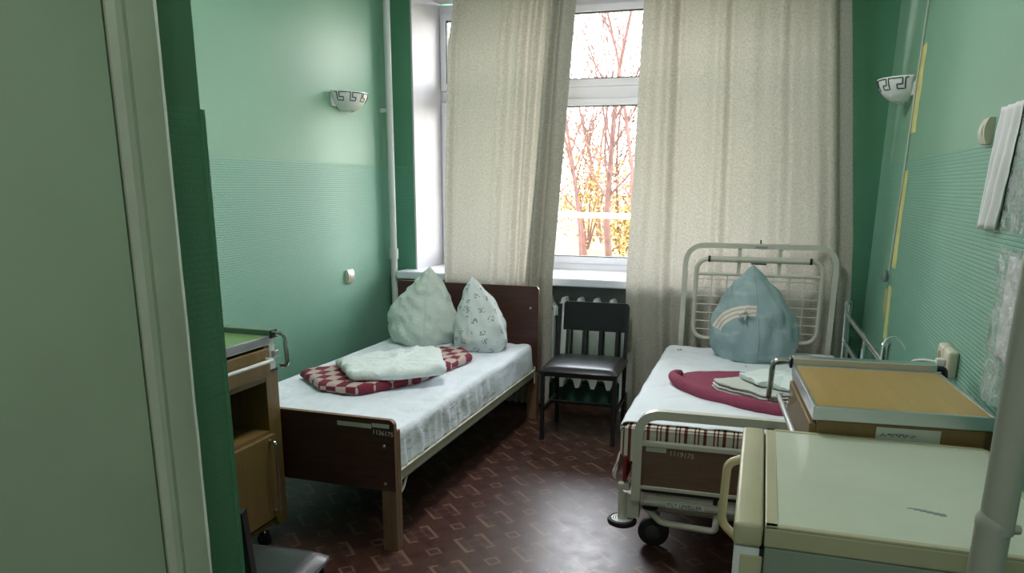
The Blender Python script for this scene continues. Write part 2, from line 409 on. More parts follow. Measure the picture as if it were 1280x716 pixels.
# entry: bathroom block on the left
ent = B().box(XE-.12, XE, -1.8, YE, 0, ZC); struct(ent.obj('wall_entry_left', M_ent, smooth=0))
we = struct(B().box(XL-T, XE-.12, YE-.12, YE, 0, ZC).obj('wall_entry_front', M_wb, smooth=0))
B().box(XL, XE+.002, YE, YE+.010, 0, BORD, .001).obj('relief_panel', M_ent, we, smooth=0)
struct(B().box(XL-T, XR+T, -1.95, -1.8, 0, ZC).obj('wall_entry_back', M_ceil, smooth=0))
struct(B().box(XR-.014, XR, 1.95, YB, 0, .09, .004).obj('baseboard_right', M_casing, smooth=0))
struct(B().box(XL, XL+.014, YE, YB, 0, .09, .004).obj('baseboard_left', M_casing, smooth=0))
struct(B().box(XL+.014, XR-.014, YB-.026, YB-.012, 0, .13, .004).obj('baseboard_back', mat('baseboard_green', (.05, .16, .11), .5), smooth=0))
# door and casing in the entry wall
dr = bpy.data.objects.new('door_1', None); COL.objects.link(dr); struct(dr)
B().box(XE+.001, XE+.018, .10, .951, .01, 2.05, .002).obj('door_leaf', M_door, dr, smooth=0)
cs = bpy.data.objects.new('trim_1', None); COL.objects.link(cs); struct(cs)
prof = [(XE+.0, .958), (XE+.018, .958), (XE+.026, .967), (XE+.028, .977), (XE+.024, .989), (XE+.027, .999), (XE+.027, 1.045), (XE+.0, 1.045)]
B().prism(prof, 2, 0, 2.16).obj('casing', M_casing, cs, smooth=25)
pts = []
for i in range(60):
    z = 2.16*i/59; pts.append((z, 1.0455+.0012*noise.noise(Vector((z*9, 3, 1)))+.0012*noise.noise(Vector((z*40, 7, 1)))))
chip = B()
chip.tube([(XE+.0265, y, z) for z, y in pts], [.0026+.0018*abs(noise.noise(Vector((p[0]*14, 0, 2)))) for p in pts], 6)
chip.obj('worn_edge', M_chip, cs)
# unseen fill lights added above the frame to brighten the room and entry
def fill_light(label, x, y, ry, strength):
    t = thing('fill_light', label, 'lamp', (x, y, ZC))
    B().box(-.13, .13, -ry, ry, -.04, -.001, .006).obj('fill_base', M_wplast, t, smooth=0)
    gm = N('fill_glow'); gm.b.inputs['Emission Color'].default_value = (.97, .985, 1, 1); gm.b.inputs['Emission Strength'].default_value = strength
    b = B(); b.grid(lambda u, v: (.115*math.cos(math.pi*u), -ry+.02+(2*ry-.04)*v, -.04-.05*math.sin(math.pi*u)), 10, 1)
    b.obj('fill_panel', gm.m, t)
fill_light('added long fill light over the gap between the beds', -.95, 2.9, .62, 24.0)
fill_light('added long fill light over the entry behind the viewer', -.2, -.6, .40, 21.0)

# ------------------------------------------------------------------ window
wd = bpy.data.objects.new('window_1', None); COL.objects.link(wd); struct(wd)
y0, y1 = YW-.01, YW+.06
fx0, fx1 = WX0+.0, WX1-.0; fz0, fz1 = WZ0+.0, WZ1-.02
mull = [-1.66, -.58]      # mullion centres: three bays
fr = B(); q = .055
fr.box(fx0, fx0+.02, y0, y1, fz0, fz1, .004); fr.box(fx1-.02, fx1, y0, y1, fz0, fz1, .004)
fr.box(fx0, fx1, y0+.001, y1, fz0, fz0+.06, .004); fr.box(fx0, fx1, y0+.001, y1, fz1-q, fz1, .004)
fr.obj('window_frame', M_white, wd, smooth=0)
TR0, TR1 = 2.0, 2.075
B().box(fx0+.02, fx1-.02, y0+.002, y1, TR0, TR1, .004).obj('transom', M_white, wd, smooth=0)
for mx in mull: B().box(mx-.035, mx+.035, y0+.003, y1, fz0+.06, fz1-q, .004).obj('mullion', M_white, wd, smooth=0)
edges = [fx0+.02] + [v for mx in mull for v in (mx-.035, mx+.035)] + [fx1-.02]
for k in range(3):
    a, b = edges[2*k], edges[2*k+1]
    for (z0, z1) in ((fz0+.06, TR0), (TR1, fz1-q)):
        w_ = .048; sb = B()
        for (p, r_, s0, s1) in ((a, a+.04, z0, z1), (b-.04, b, z0, z1)): sb.box(p, r_, y0-.015, y0+.05, s0, s1, .006)
        sb.box(a, b, y0-.014, y0+.05, z0, z0+w_, .006); sb.box(a, b, y0-.014, y0+.05, z1-w_, z1, .006)
        sh = sb.obj('sash', M_white, wd, smooth=0)
        gs = B(); t = .006
        gs.box(a+.04-t, a+.04+t, y0-.004, y0+.03, z0+w_, z1-w_); gs.box(b-.04-t, b-.04+t, y0-.004, y0+.03, z0+w_, z1-w_)
        gs.box(a+.04, b-.04, y0-.004, y0+.03, z0+w_-t, z0+w_+t); gs.box(a+.04, b-.04, y0-.004, y0+.03, z1-w_-t, z1-w_+t)
        gs.obj('gasket', M_rub, sh, smooth=0)
        B().box(a+.04, b-.04, y0+.016, y0+.02, z0+w_, z1-w_).obj('pane', M_glass, wd, smooth=0)
tr = B().box(WX0-.075, WX1+.05, YB-.165, YB, WZ0-.03, WZ0+.022, .008)
tr.box(WX0, WX1, YB-.02, YW+.0, WZ0-.028, WZ0+.02); struct(tr.obj('trim_2', M_white, smooth=0))

# ------------------------------------------------------------------ outdoors
GZ = -1.5
gr = struct(B().grid(lambda u, v: (-60+90*u, 8+110*v, GZ+.25*noise.noise(Vector((u*14, v*18, 0)))+max(0, v-.35)*2.5), 50, 60).obj('ground_outside', M_grass))
def tree(name, label, x, y, h, r, seed, depth=4, group=None, lean=0.0):
    rng = random.Random(seed); b = B()
    def br(p, d, L, r, lev):
        pts = [p]; q = p.copy(); dd = d.copy(); n = 5 if lev < 2 else 3
        for i in range(n):
            dd = (dd + Vector((rng.uniform(-.16, .16), rng.uniform(-.16, .16), rng.uniform(-.02, .14)))).normalized(); q = q + dd*L/n; pts.append(q.copy())
        b.tube(pts, [r*(1-.62*i/n) for i in range(n+1)], 6 if lev == 0 else (5 if lev == 1 else 3))
        if lev < depth:
            k = 9 if lev == 0 else (5 if lev == 1 else 4)
            for i in range(k):
                t = rng.uniform(.22 if lev == 0 else .15, 1); idx = min(n-1, int(t*n)); f = t*n-idx; bp = pts[idx].lerp(pts[idx+1], f)
                a = rng.uniform(0, 2*math.pi); sp = rng.uniform(.45, .95)
                nd = (dd*.75 + Vector((math.cos(a)*sp, math.sin(a)*sp, rng.uniform(-.05, .55)))).normalized()
                br(bp, nd, L*rng.uniform(.34, .58), max(r*(1-.6*t)*.45, .010), lev+1)
    br(Vector((0, 0, 0)), Vector((lean, 0, 1)).normalized(), h, r, 0)
    o = b.obj(name, M_bark if depth > 3 else M_twig); o.location = (x, y, GZ+.0+ (max(0, (y-8)/110-.35)*2.5)); return tag(o, label, 'tree', group)
spec = [(-4.05, 24, 8.6, .085), (-5.75, 29, 8.8, .14), (-5.3, 41, 9, .11), (-7.6, 33, 8.5, .11), (-9.9, 46, 9, .12), (-13.6, 30, 9, .12), (-.2, 32, 9, .12), (-18, 42, 10, .13), (-6.9, 37, 7.8, .08), (-4.75, 34, 7.6, .075), (-6.35, 27, 7.4, .07), (-8.6, 41, 8.6, .09)]
for i, (x, y, h, r) in enumerate(spec):
    lb = {0: 'bare forked tree close to the right curtain edge outside the window', 1: 'thickest bare trunk in the middle of the gap between the curtains',
          2: 'tall thin bare tree far behind the thickest trunk outside', 3: 'bare tree close to the left curtain edge outside the window gap',
          8: 'low twiggy bare tree between the thickest trunk and left curtain', 9: 'low twiggy bare tree just right of the thickest trunk',
          10: 'very thin bare sapling left of the thickest trunk outside', 11: 'distant thin bare tree low beside the left curtain edge outside'}.get(i)
    g = None if lb else 'bare trees of the grove outside'
    lb = lb or 'slender bare tree of the grove hidden mostly by the curtains'
    tree('bare_tree', lb, x, y, h, r, 40+i, 4 if i < 3 or i > 7 else 3, g, random.uniform(-.06, .06))
def shrub(label, x, y, rx, rz, n, m, seed):
    rng = random.Random(seed); b = B()
    for i in range(n):
        a, t, ph = rng.uniform(0, 6.283), rng.random()**.6, rng.uniform(-1, 1)
        p = Vector((math.cos(a)*t*rx*math.sqrt(1-ph*ph), math.sin(a)*t*rx*math.sqrt(1-ph*ph), rz*(1+ph*t)))
        d1 = Vector((rng.uniform(-1, 1), rng.uniform(-1, 1), rng.uniform(-1, 1))).normalized(); d2 = d1.orthogonal().normalized(); s = rng.uniform(.05, .12)
        b.bm.faces.new([b.bm.verts.new(p+d1*s), b.bm.verts.new(p+d2*s*.6), b.bm.verts.new(p-d1*s), b.bm.verts.new(p-d2*s*.6)])
    th = thing('leafy_shrub', label, 'shrub', (x, y, GZ+max(0, (y-8)/110-.35)*2.5))
    b.obj('foliage', m, th, smooth=0)
    st = B()
    for k in range(5):
        a = k*1.256; st.tube([(0, 0, 0), (math.cos(a)*rx*.25, math.sin(a)*rx*.25, rz*.7), (math.cos(a)*rx*.5, math.sin(a)*rx*.5, rz*1.5)], [.06, .04, .015], 5)
    st.obj('stems', M_twig, th)
shrub('bright yellow autumn shrub low beside the right curtain edge', -5.0, 31, 1.5, 1.2, 1500, M_leafy, 1)
shrub('tall yellow-leaved tree crown behind the trunks on the left', -8.2, 36, 2.2, 3.0, 2000, M_leafy, 2)
shrub('orange autumn thicket filling the far background of the grove', -7.0, 46, 5.5, 2.9, 4200, M_leafo, 3)
shrub('orange autumn shrub seen through the narrow left glass', -15.5, 34, 3.2, 3.4, 3600, M_leafo, 4)
pf = thing('pipe_railing', 'white horizontal pipe on posts crossing outside the window', 'pipe', (0, 13, GZ))
B().tube([(-11, 0, 2.52), (4, 0, 2.40)], .045, 8).obj('rail_pipe', M_pipe, pf)
B().tube([(-11, .12, 2.40), (4, .12, 2.50)], .025, 8).obj('thin_pipe', M_pipe, pf)
for x in (-9, -5.6, .5): B().tube([(x, .06, -.2), (x, .06, 2.5)], .04, 8).obj('post', M_pipe, pf)

# ------------------------------------------------------------------ curtains
def curtain_obj(label, edge_l, edge_r, folds, seed, zt=2.72, zb=.03, yc=4.735, turn=.12):
    """folds: list of (u, width, depth) soft pleats; the right hem is turned back behind the panel by `turn`"""
    t = thing('curtain', label, 'curtain', (0, 0, 0))
    def lerp(tab, z):
        for (z0, v0), (z1, v1) in zip(tab, tab[1:]):
            if z0 >= z >= z1: return v0+(v1-v0)*(z0-z)/(z0-z1)
        return tab[-1][1] if z < tab[-1][0] else tab[0][1]
    def at(u, v):
        z = zt+(zb-zt)*v; a, b = lerp(edge_l, z), lerp(edge_r, z)
        y = yc
        for (fu, fw2, fd) in folds:
            k = (u-fu-.025*(v-.4)*math.sin(fu*19+seed))/fw2; y -= fd*math.exp(-k*k)
            y += fd*.6*math.exp(-((k-1.6)/.8)**2)
        y += .010*noise.noise(Vector((u*7, v*2.2, seed)))+.004*noise.noise(Vector((u*22, v*3, seed)))
        return Vector((a+(b-a)*u+.006*noise.noise(Vector((u*3, v*3, seed+4))), y, z))
    B().grid(lambda u, v: at(u, v), 150, 50).obj('curtain_panel', M_curt, t, smooth=180)
    def back(u, v):
        p = at(1, v); x = p.x-turn*u*(.82+.3*v); q = at(max(0, 1-turn*u/.85), v)
        return (x, p.y+.006+.030*math.sin(math.pi*min(1, u*1.05))+(q.y-p.y)*u, p.z)
    B().grid(back, 16, 50).obj('turned_hem', M_curt, t, smooth=180)
    return t
curtain_obj('grey-beige linen curtain hanging left of the window gap behind the wooden bed', [(2.72, -1.945), (2.48, -1.955), (2.25, -1.995), (.86, -2.035), (0, -2.02)], [(2.72, -1.175), (2.48, -1.19), (.84, -1.30), (0, -1.31)], [(.02, .03, .02), (.45, .035, .020), (.60, .03, .030), (.70, .025, .030), (.82, .03, .045), (.94, .05, .02)], 3, turn=.165)
curtain_obj('wide grey-beige linen curtain right of the window gap behind the metal bed', [(2.72, -.78), (2.45, -.795), (.86, -.83), (0, -.79)], [(2.72, .27), (2.39, .29), (1.14, .43), (0, .50)], [(.05, .03, .02), (.16, .025, .040), (.33, .04, .018), (.41, .025, .035), (.55, .04, .018), (.68, .03, .025), (.79, .035, .02), (.90, .03, .035)], 11, turn=.105)
rod = thing('curtain_rod', 'ceiling curtain track above the window', 'curtain rod', (0, 4.735, 2.76))
B().box(-2.3, .5, -.03, .03, 0, ZC-2.76-.001, .004).obj('track', M_wplast, rod, smooth=0)

# ------------------------------------------------------------------ radiator and heating pipe
rd = thing('radiator', 'pale green cast iron radiator below the window sill behind the chair', 'radiator', (0, 4.86, 0))
sec = B(); 
sec.box(-.030, .030, -.055, .055, .16, .70, .022, 3)
sec.tube([(0, -.052, .11), (0, -.052, .72)], [.012, .017][0:1]*2, 6)
sec.lathe([(0, .735), (.018, .725), (.030, .70), (.034, .68)], n=10)
s0 = None
for i in range(11):
    x = -1.77+.105*i
    if s0 is None:
        b = B(); b.box(-.040, .040, -.05, .05, .20, .665, .022, 3)
        b.prism([(-.040, .655), (-.018, .695), (-.010, .725), (.010, .725), (.018, .695), (.040, .655)], 1, -.05, .05)
        b.prism([(-.038, .22), (.038, .22), (.012, .135), (-.012, .135)], 1, -.05, .05)
        b.box(-.0525, .0525, -.028, .028, .60, .665, .012); b.box(-.0525, .0525, -.028, .028, .18, .245, .012)
        s0 = b.obj('section', M_rad, rd); s0.location.x = x
    else:
        c = s0.copy(); COL.objects.link(c); c.location.x = x
sec.bm.free()
for x in (-1.6, -.85): B().box(x-.012, x+.012, -.03, .03, 0, .19).obj('foot', M_rad, rd, smooth=0)
hp = thing('heating_pipe', 'white vertical heating riser pipe in the left back corner', 'pipe', (-2.464, 4.846, 0))
B().tube([(0, 0, .0), (0, 0, ZC)], .023, 14).obj('riser', M_pipe, hp)
B().tube([(0, 0, .93), (0, 0, 1.0)], .031, 14).obj('coupling', M_pipe, hp)
for z in (.5, 1.9): B().box(-.063, 0, -.008, .008, z-.012, z+.012).obj('clip', M_pipe, hp, smooth=0)

# ------------------------------------------------------------------ soft shapes
def slab(fn_outline, z0, h, name, m, parent, seed=0, amp=.006, round_=.03):
    """soft folded cloth: closed 2D outline, domed edges, noisy surface"""
    n = len(fn_outline); cx = sum(p[0] for p in fn_outline)/n; cy = sum(p[1] for p in fn_outline)/n
    b = B(); rings = []
    for inset, zz in ((round_*.6, 0), (0, h*.30), (0, h*.68), (round_*.5, h*.93), (round_*1.3, h*1.0), (None, .6), (None, .3), (None, .05)):
        row = []
        for (x, y) in fn_outline:
            dx, dy = cx-x, cy-y; L = math.hypot(dx, dy)
            if inset is None: f = 1-zz*(1-round_*1.3/L); z = h
            else: f = inset/L; z = zz
            X, Y = x+dx*f, y+dy*f
            nz = amp*noise.noise(Vector((X*14, Y*14, seed))) + amp*.6*noise.noise(Vector((X*35, Y*35, seed)))
            row.append(b.bm.verts.new((X+nz*.6, Y+nz*.6, z0+z+(nz if z > h*.5 else 0))))
        rings.append(row)
    for A, C in zip(rings, rings[1:]):
        for k in range(n): b.bm.faces.new((A[k], A[(k+1) % n], C[(k+1) % n], C[k]))
    b.bm.faces.new(rings[0][::-1]); b.bm.faces.new(rings[-1])
    return b.obj(name, m, parent, smooth=60)
def resample(pts, n, smooth=1):
    P = [Vector((p[0], p[1])) for p in pts]
    for _ in range(smooth):
        Q = []
        for i in range(len(P)):
            a, b = P[i], P[(i+1) % len(P)]; Q += [a*.8+b*.2, a*.2+b*.8]
        P = Q
    L = [(P[(i+1) % len(P)]-P[i]).length for i in range(len(P))]; T_ = sum(L); out = []; i = 0; acc = 0
    for k in range(n):
        t = T_*k/n
        while acc+L[i] < t: acc += L[i]; i += 1
        out.append(tuple(P[i].lerp(P[(i+1) % len(P)], (t-acc)/max(L[i], 1e-9))))
    return out
def upright_pillow(name, label, loc, rz, w, d, h, apex, m, seed, expo=1.55, amp=.012, peak=.20, group=None, seam=None):
    """a pillow plumped and stood on its edge with one corner pointing up"""
    t = thing(name, label, 'pillow', loc, rz, group)
    def prof(v):
        if v < peak: return .80+.20*math.sin(v/peak*math.pi/2)
        s = (v-peak)/(1-peak); return max(0, 1-s**1.75)
    def fn(u, v):
        a = 2*math.pi*u; v2 = v**.9; p = prof(v2)
        ca, sa = math.cos(a), math.sin(a); k = (abs(ca)**expo+abs(sa)**expo)**(-1/expo)
        x = w/2*p*k*ca; y = d/2*(p**.8)*k*sa
        x += apex[0]*v2**2; y += apex[1]*v2**2
        z = h*v2
        nn = amp*noise.noise(Vector((x*9, y*9+seed, z*7)))+amp*.7*noise.noise(Vector((x*22+z*9, y*22+seed, z*13)))
        edge = min(1, (1-v)*5)
        return (x+nn*ca*edge*2, y+nn*sa*edge*2, z)
    b = B().grid(fn, 72, 44, closed_u=True)
    o = b.obj('pillow_body', m, t, smooth=180)
    if seam:
        P_ = [Vector(fn(seam, .02+.93*k/24)) for k in range(25)]
        b = B(); b.tube(P_, .0045, 6); b.obj('seam', m, t, smooth=180)
    return t

# ------------------------------------------------------------------ wooden bed
bd = thing('wooden_bed', 'dark veneered single bed with cream metal rails along the left wall', 'bed', (-1.787, 2.54, 0))
hw, BL = .472, 1.965
def rounded_panel(x0, x1, z0, z1, r, ya, yb, name, parent):
    pts = [(x0, z0), (x1, z0)]
    for k in range(6): a = math.pi/2*k/5; pts.append((x1-r+r*math.cos(a), z1-r+r*math.sin(a)))
    for k in range(6): a = math.pi/2*(1+k/5); pts.append((x0+r+r*math.cos(a), z1-r+r*math.sin(a)))
    return B().prism(pts, 1, ya, yb, mi_side=1).obj(name, [M_dark, M_tan], parent, smooth=30)
fb = rounded_panel(-hw, hw, .255, .548, .022, 0, .022, 'footboard', bd)
hb = rounded_panel(-hw, hw, .30, .832, .022, BL-.022, BL, 'headboard', bd)
for x in (-hw, hw-.062):
    B().box(x, x+.062, .0222, .052, 0, .50, .002).obj('leg', M_tan, bd, smooth=0)
    B().box(x, x+.062, .002, .0221, 0, .2548).obj('leg_facing', M_tan, bd, smooth=0)
    B().box(x, x+.062, BL-.040, BL+.012, 0, .2998, .002).obj('leg', M_tan, bd, smooth=0)
    B().box(x, x+.062, BL+.0005, BL+.012, .30, .75).obj('leg_facing', M_tan, bd, smooth=0)
for sx_ in (-1, 1):
    b = B(); xo = sx_*(hw-.012)
    b.box(min(xo, xo-sx_*.004), max(xo, xo-sx_*.004), .055, BL-.055, .275, .325); b.box(min(xo, xo-sx_*.035), max(xo, xo-sx_*.035), .055, BL-.055, .275, .279)
    b.box(min(xo, xo+sx_*.010), max(xo, xo+sx_*.010), .055, BL-.055, .322, .328)
    r = b.obj('side_rail', M_cream, bd, smooth=0)
    for yy in (.054, BL-.064): B().box(min(xo, xo+sx_*.008), max(xo, xo+sx_*.008), yy, yy+.012, .235, .345, .003).obj('bracket', M_cream, r, smooth=0)
    b = B(); b.tube(fillet([(xo-sx_*.005, .056, .27), (xo-sx_*.005, .056, .22), (xo-sx_*.005, .10, .235), (xo-sx_*.005, .13, .275)], .03), .006, 6); b.obj('gusset', M_cream, r)
b = B(); b.box(-hw+.04, hw-.04, .06, BL-.06, .283, .30)
b.obj('bed_base', M_dbody, bd, smooth=0)
mt = B().box(-hw+.015, hw-.028, .055, BL-.035, .33, .478, .035, 4).obj('mattress', M_tickplain, bd)
def sheet_fn(x0, x1, ytop, zt0, zt1, drop_r, drop_l, seed, flare=.0, wob=.012):
    def fn(u, v):
        y = ytop[0]+(ytop[1]-ytop[0])*v; zt = zt0+(zt1-zt0)*v
        wd_ = x1-x0; tot = drop_l+wd_+drop_r; s = u*tot; r = .03
        if s < drop_l: x, z = x0-.004*noise.noise(Vector((y*6, 1, seed))), zt-(drop_l-s)
        elif s < drop_l+wd_:
            x = x0+(s-drop_l); z = zt + .005*noise.noise(Vector((x*5, y*3.3, seed)))-.009*max(0, .22-abs(noise.noise(Vector((x*6+y*2, y*4-x*3, seed)))))/.22*.5+.003*noise.noise(Vector((x*19, y*9, seed)))
            e_ = min(x-x0, x1-x)
            if e_ < r: z -= (r-math.sqrt(max(0, r*r-(r-e_)**2)))*.75
        else:
            t = s-drop_l-wd_; k = t/drop_r
            ple = noise.noise(Vector((y*17, seed, t*3)))+.6*noise.noise(Vector((y*38, seed, t*6)))
            x = x1+flare*k+wob*ple*min(1, k*2.2); z = zt-.022-t*.93+.006*noise.noise(Vector((y*9, seed, 5)))*k
        if v < .02 : pass
        return (x, y, z)
    return fn
fn = sheet_fn(-hw+.010, hw-.022, (.040, BL-.085), .487, .487, .148, .10, 5, .010)
B().grid(fn, 90, 130).obj('bed_sheet', M_sheet, bd, smooth=180, solid=.003)
for z in (.44, .285): B().lathe([(0, -.003), (.006, -.002), (.007, 0)], hw-.045, -.0, z, 12, axis=1).obj('bolt', M_alu, fb)
for x in (-hw+.05, hw-.05): B().lathe([(0, -.003), (.006, -.002), (.007, 0)], x, BL-.0222, .70, 12, axis=1).obj('bolt', M_alu, hb)
b = B(); b.box(.225, .375, -.0012, .0, .507, .525, .0005); b.box(.378, .452, -.0012, .0, .514, .530, .0005)
b.obj('paper_label', M_tape, fb, smooth=0)
text_obj('inventory_number', '1136175', .026, M_chalk, fb, (.378, -.0008, .487), (rad(90), rad(3), 0))

# bedding on the wooden bed
bl = slab(resample([(-2.16, 3.20), (-1.93, 3.00), (-1.73, 2.99), (-1.56, 3.28), (-1.50, 3.86), (-1.63, 4.02), (-1.80, 3.98), (-1.98, 3.62)], 96, 0), .492, .042, 'checked_blanket', M_check, None, 3, .007, .02)
tag(bl, 'folded red and cream checked blanket under the white sheet on the wooden bed', 'blanket')
ws = slab(resample([(-2.02, 3.30), (-1.80, 3.06), (-1.60, 3.14), (-1.43, 3.32), (-1.66, 3.76), (-1.84, 3.62)], 96, 0), .538, .048, 'folded_sheet', M_linen, None, 8, .017, .03)
tag(ws, 'crumpled folded white sheet lying on the checked blanket', 'bed sheet')
upright_pillow('pillow', 'plain pale pillow propped on the wooden bed nearest the left wall', (-1.985, 4.25, .489), rad(14), .44, .34, .46, (.05, .03), M_pillow, 2, seam=.78)
upright_pillow('pillow', 'floral white pillow propped against the dark headboard', (-1.585, 4.20, .489), rad(-24), .38, .32, .42, (-.07, .0), M_floral, 9, seam=.80)

# ------------------------------------------------------------------ chairs
def chair(label, loc, rz):
    t = thing('chair', label, 'chair', loc, rz)     # faces -y locally
    w, d, hs = .205, .20, .425; k = .011
    for sx_ in (-1, 1):
        B().box(sx_*w-k, sx_*w+k, -d-k, -d+k, 0, hs-.02, .002).obj('leg', M_black, t, smooth=0)
        B().tube([(sx_*w, d-.02, 0), (sx_*w, d-.03, hs), (sx_*w, d+.012, .735)], .0155, 4).obj('leg', M_black, t, smooth=0)
        B().box(sx_*w-.008, sx_*w+.008, -d, d-.03, .17, .188).obj('stretcher', M_black, t, smooth=0)
    B().box(-w, w, -d-.008, d-.02, hs-.045, hs-.02).obj('seat_frame', M_black, t, smooth=0)
    B().box(-w, w, -.012, .012, .172, .186).obj('stretcher', M_black, t, smooth=0)
    def cush(u, v):
        X = -1+2*u; Y = -1+2*v; e_ = (1-abs(X)**6)*(1-abs(Y)**6)
        return (X*(w+.018), Y*(d+.01)-.01-.012*(1-X*X)*(1 if Y < 0 else 0)*abs(Y), hs-.012+.03*max(e_, 0)**.4+.006*(1-X*X)*(1-Y*Y))
    b = B().grid(cush, 22, 22); b.box(-w-.018, w+.018, -d-.02, d-.005, hs-.025, hs-.010, .004)
    b.obj('seat', M_vinyl, t)
    pts = [(-w+.006, .565), (w-.006, .565)]
    for c0, a0 in ((w-.024, 0), (-w+.024, math.pi/2)):
        for i in range(5): a = a0+math.pi/2*i/4; pts.append((c0+.018*math.cos(a), .722+.018*math.sin(a)))
    b = B(); b.prism(pts, 1, -.010, .010); o = b.obj('backrest', M_black, t); o.location = (0, d-.012, 0); o.rotation_euler = (rad(-5), 0, 0); o.location = (0, d-.012+.055, -.0)
    for i in range(4):
        x = -w+.03+(2*w-.06)*(i+.25)/3.5
        b = B(); b.tube([(x, d-.028, hs-.04), (x, d-.028, hs+.02), (x, d-.008, .58)], .0115, 4); b.obj('back_slat', M_black, t, smooth=0)
    return t
chair('black metal chair with vinyl seat in front of the radiator between the beds', (-.972, 4.305, 0), rad(2))
chair('black vinyl chair in the lower left corner beside the entry wall', (-1.285, 1.462, 0), rad(190))

# ------------------------------------------------------------------ bedside cabinets
def cabinet(label, loc, rz, W_, D, H, far, top, handle, rail_mat):
    t = thing('bedside_cabinet', label, 'cabinet', loc, rz)    # front faces +x, width along y, 'far' is the side with the tray column
    h = W_/2; th = .018; z0 = .10
    b = B(); b.box(-D, -.002, -h, -h+th, z0, H-.03); b.box(-D, -.002, h-th, h, z0, H-.03); b.box(-D, -D+th, -h, h, z0, H-.03)
    b.box(-D, -.004, -h, h, z0, z0+th); b.box(-D, -.004, -h, h, .47, .47+th); b.box(-D, -.004, -h, h, .685, .685+th)
    b.obj('carcass', M_obody, t, smooth=0)
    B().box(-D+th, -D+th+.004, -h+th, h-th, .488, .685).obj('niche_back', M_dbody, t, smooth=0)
    tp = B().box(-D, .008, -h-.004, h+.004, H-.03, H-.003).obj('top', M_alu, t, smooth=0)
    B().box(-D+.004, .0, -h+.002, h-.002, H-.003, H-.001).obj('laminate', top, tp, smooth=0)
    ed = B(); e_ = .010
    ed.box(-D-.002, .010, -h-.006, -h+e_-.006, H-.034, H, .002); ed.box(-D-.002, .010, h-e_+.006, h+.006, H-.034, H, .002); ed.box(0, .010, -h, h, H-.034, H, .002); ed.box(-D-.002, -D+.008, -h, h, H-.034, H, .002)
    ed.obj('edging', M_alu, tp, smooth=0)
    dw = B().box(-.004, .014, -h+.006, h-.006, .705, H-.045, .003).obj('drawer', M_obody, t, smooth=0)
    zz = H-.085
    B().tube(fillet([(.012, -h+.03, zz), (.045, -h+.03, zz), (.045, h-.03, zz), (.012, h-.03, zz)], .012), .0075, 8).obj('handle', handle, dw)
    do = B().box(-.004, .014, -h+.006, h-.006, .135, .475, .003).obj('door', M_obody, t, smooth=0)
    yy = far*(h-.045)
    B().tube(fillet([(.012, yy, .455), (.042, yy, .455), (.042, yy, .165), (.012, yy, .165)], .018), .0065, 8).obj('handle', M_chrome, do)
    # tray column
    ca, cb = sorted((far*(h+.002), far*(h+.062)))
    B().box(-.20, -.004, ca, cb, z0-.02, .715, .002).obj('column', M_obody, t, smooth=0)
    B().box(-.205, .0, ca, cb+.0, .715, .727, .002).obj('column_cap', M_black, t, smooth=0)
    ym = far*(h+.030)
    ps = B().box(-.045, .002, ym-.020, ym+.014, .727, H-.012, .002).obj('tray_post', M_wplast, t, smooth=0)
    B().box(-.020, .014, ym-.004, ym+.022, .775, .80, .003).obj('latch', M_alu, ps, smooth=0)
    ta, tb = sorted((far*(h+.010), far*(h+.050)))
    tr_ = B().box(-D+.005, .010, ta, tb, H-.012, H+.020, .003).obj('folded_tray', rail_mat, t, smooth=0)
    yr = far*(h+.030)
    B().box(.010, .016, ta, tb, H-.012, H+.020, .002).obj('end_cap', M_black, tr_, smooth=0)
    B().tube(fillet([(.014, yr, H+.006), (.062, yr, H+.006), (.066, yr, H-.115), (.035, yr, H-.118)], .022, 6), .0085, 10).obj('tray_handle', M_chrome, tr_)
    B().tube(fillet([(-D+.005, yr, H+.006), (-D-.020, yr, H+.006), (-D-.024, yr, H-.05), (-D-.005, yr, H-.055)], .018, 6), .0085, 10).obj('tray_handle', M_rub, tr_)
    for x in (-.05, -D+.05):
        for y in (-h+.05, h-.04):
            ct = B().lathe([(.008, -.011), (.026, -.011), (.028, -.006), (.028, .006), (.026, .011), (.008, .011)], x, y, .0285, 18, axis=1).obj('castor', M_rub, t)
            b = B(); b.tube([(x, y, .05), (x, y, z0)], .008, 8); b.box(x-.014, x+.014, y-.016, y-.012, .025, .062); b.box(x-.014, x+.014, y+.012, y+.016, .025, .062); b.box(x-.014, x+.014, y-.016, y+.016, .058, .062); b.obj('fork', M_chrome, ct, smooth=0)
    return t
cabinet('brown bedside cabinet with green top at the foot of the wooden bed', (-1.80, 2.235, 0), 0, .44, .42, .862, 1, M_gtop, M_wplast, mat('tray_green', (.16, .24, .17), .4))
c2 = cabinet('ochre-topped bedside cabinet between the fridge and the metal bed', (.118, 2.140, 0), rad(185), .446, .385, .916, -1, M_ochre, M_alu, M_alu)
# sticker on the near side of the ochre cabinet
stk = B().box(-.275, -.135, .2235, .2245, .800, .874, .0004).obj('sticker', mat('sticker_white', (.50, .52, .44), .6), c2, smooth=0)
b = B()
for (cx, cz, rx_, rz_) in ((-.262, .812, .011, .008), (-.252, .806, .011, .009)):
    b.tube([(cx+rx_*math.cos(a*.63), .2248, cz+rz_*math.sin(a*.63)) for a in range(10)], .0014, 4, closed=True)
b.obj('signature', M_ink, stk); b = B()
for k in range(5):
    b.tube([(-.222+.016*k+i*.004, .2248, .856+.004*math.sin(i*2.1+k)) for i in range(4)], .0012, 4)
b.tube([(-.20, .2248, .860), (-.160, .2248, .859)], .0007, 4)
for k in range(3): b.tube([(-.195+.02*k, .2248, .839), (-.190+.02*k, .2248, .842)], .0016, 4)
b.obj('handwriting', M_ink, stk)

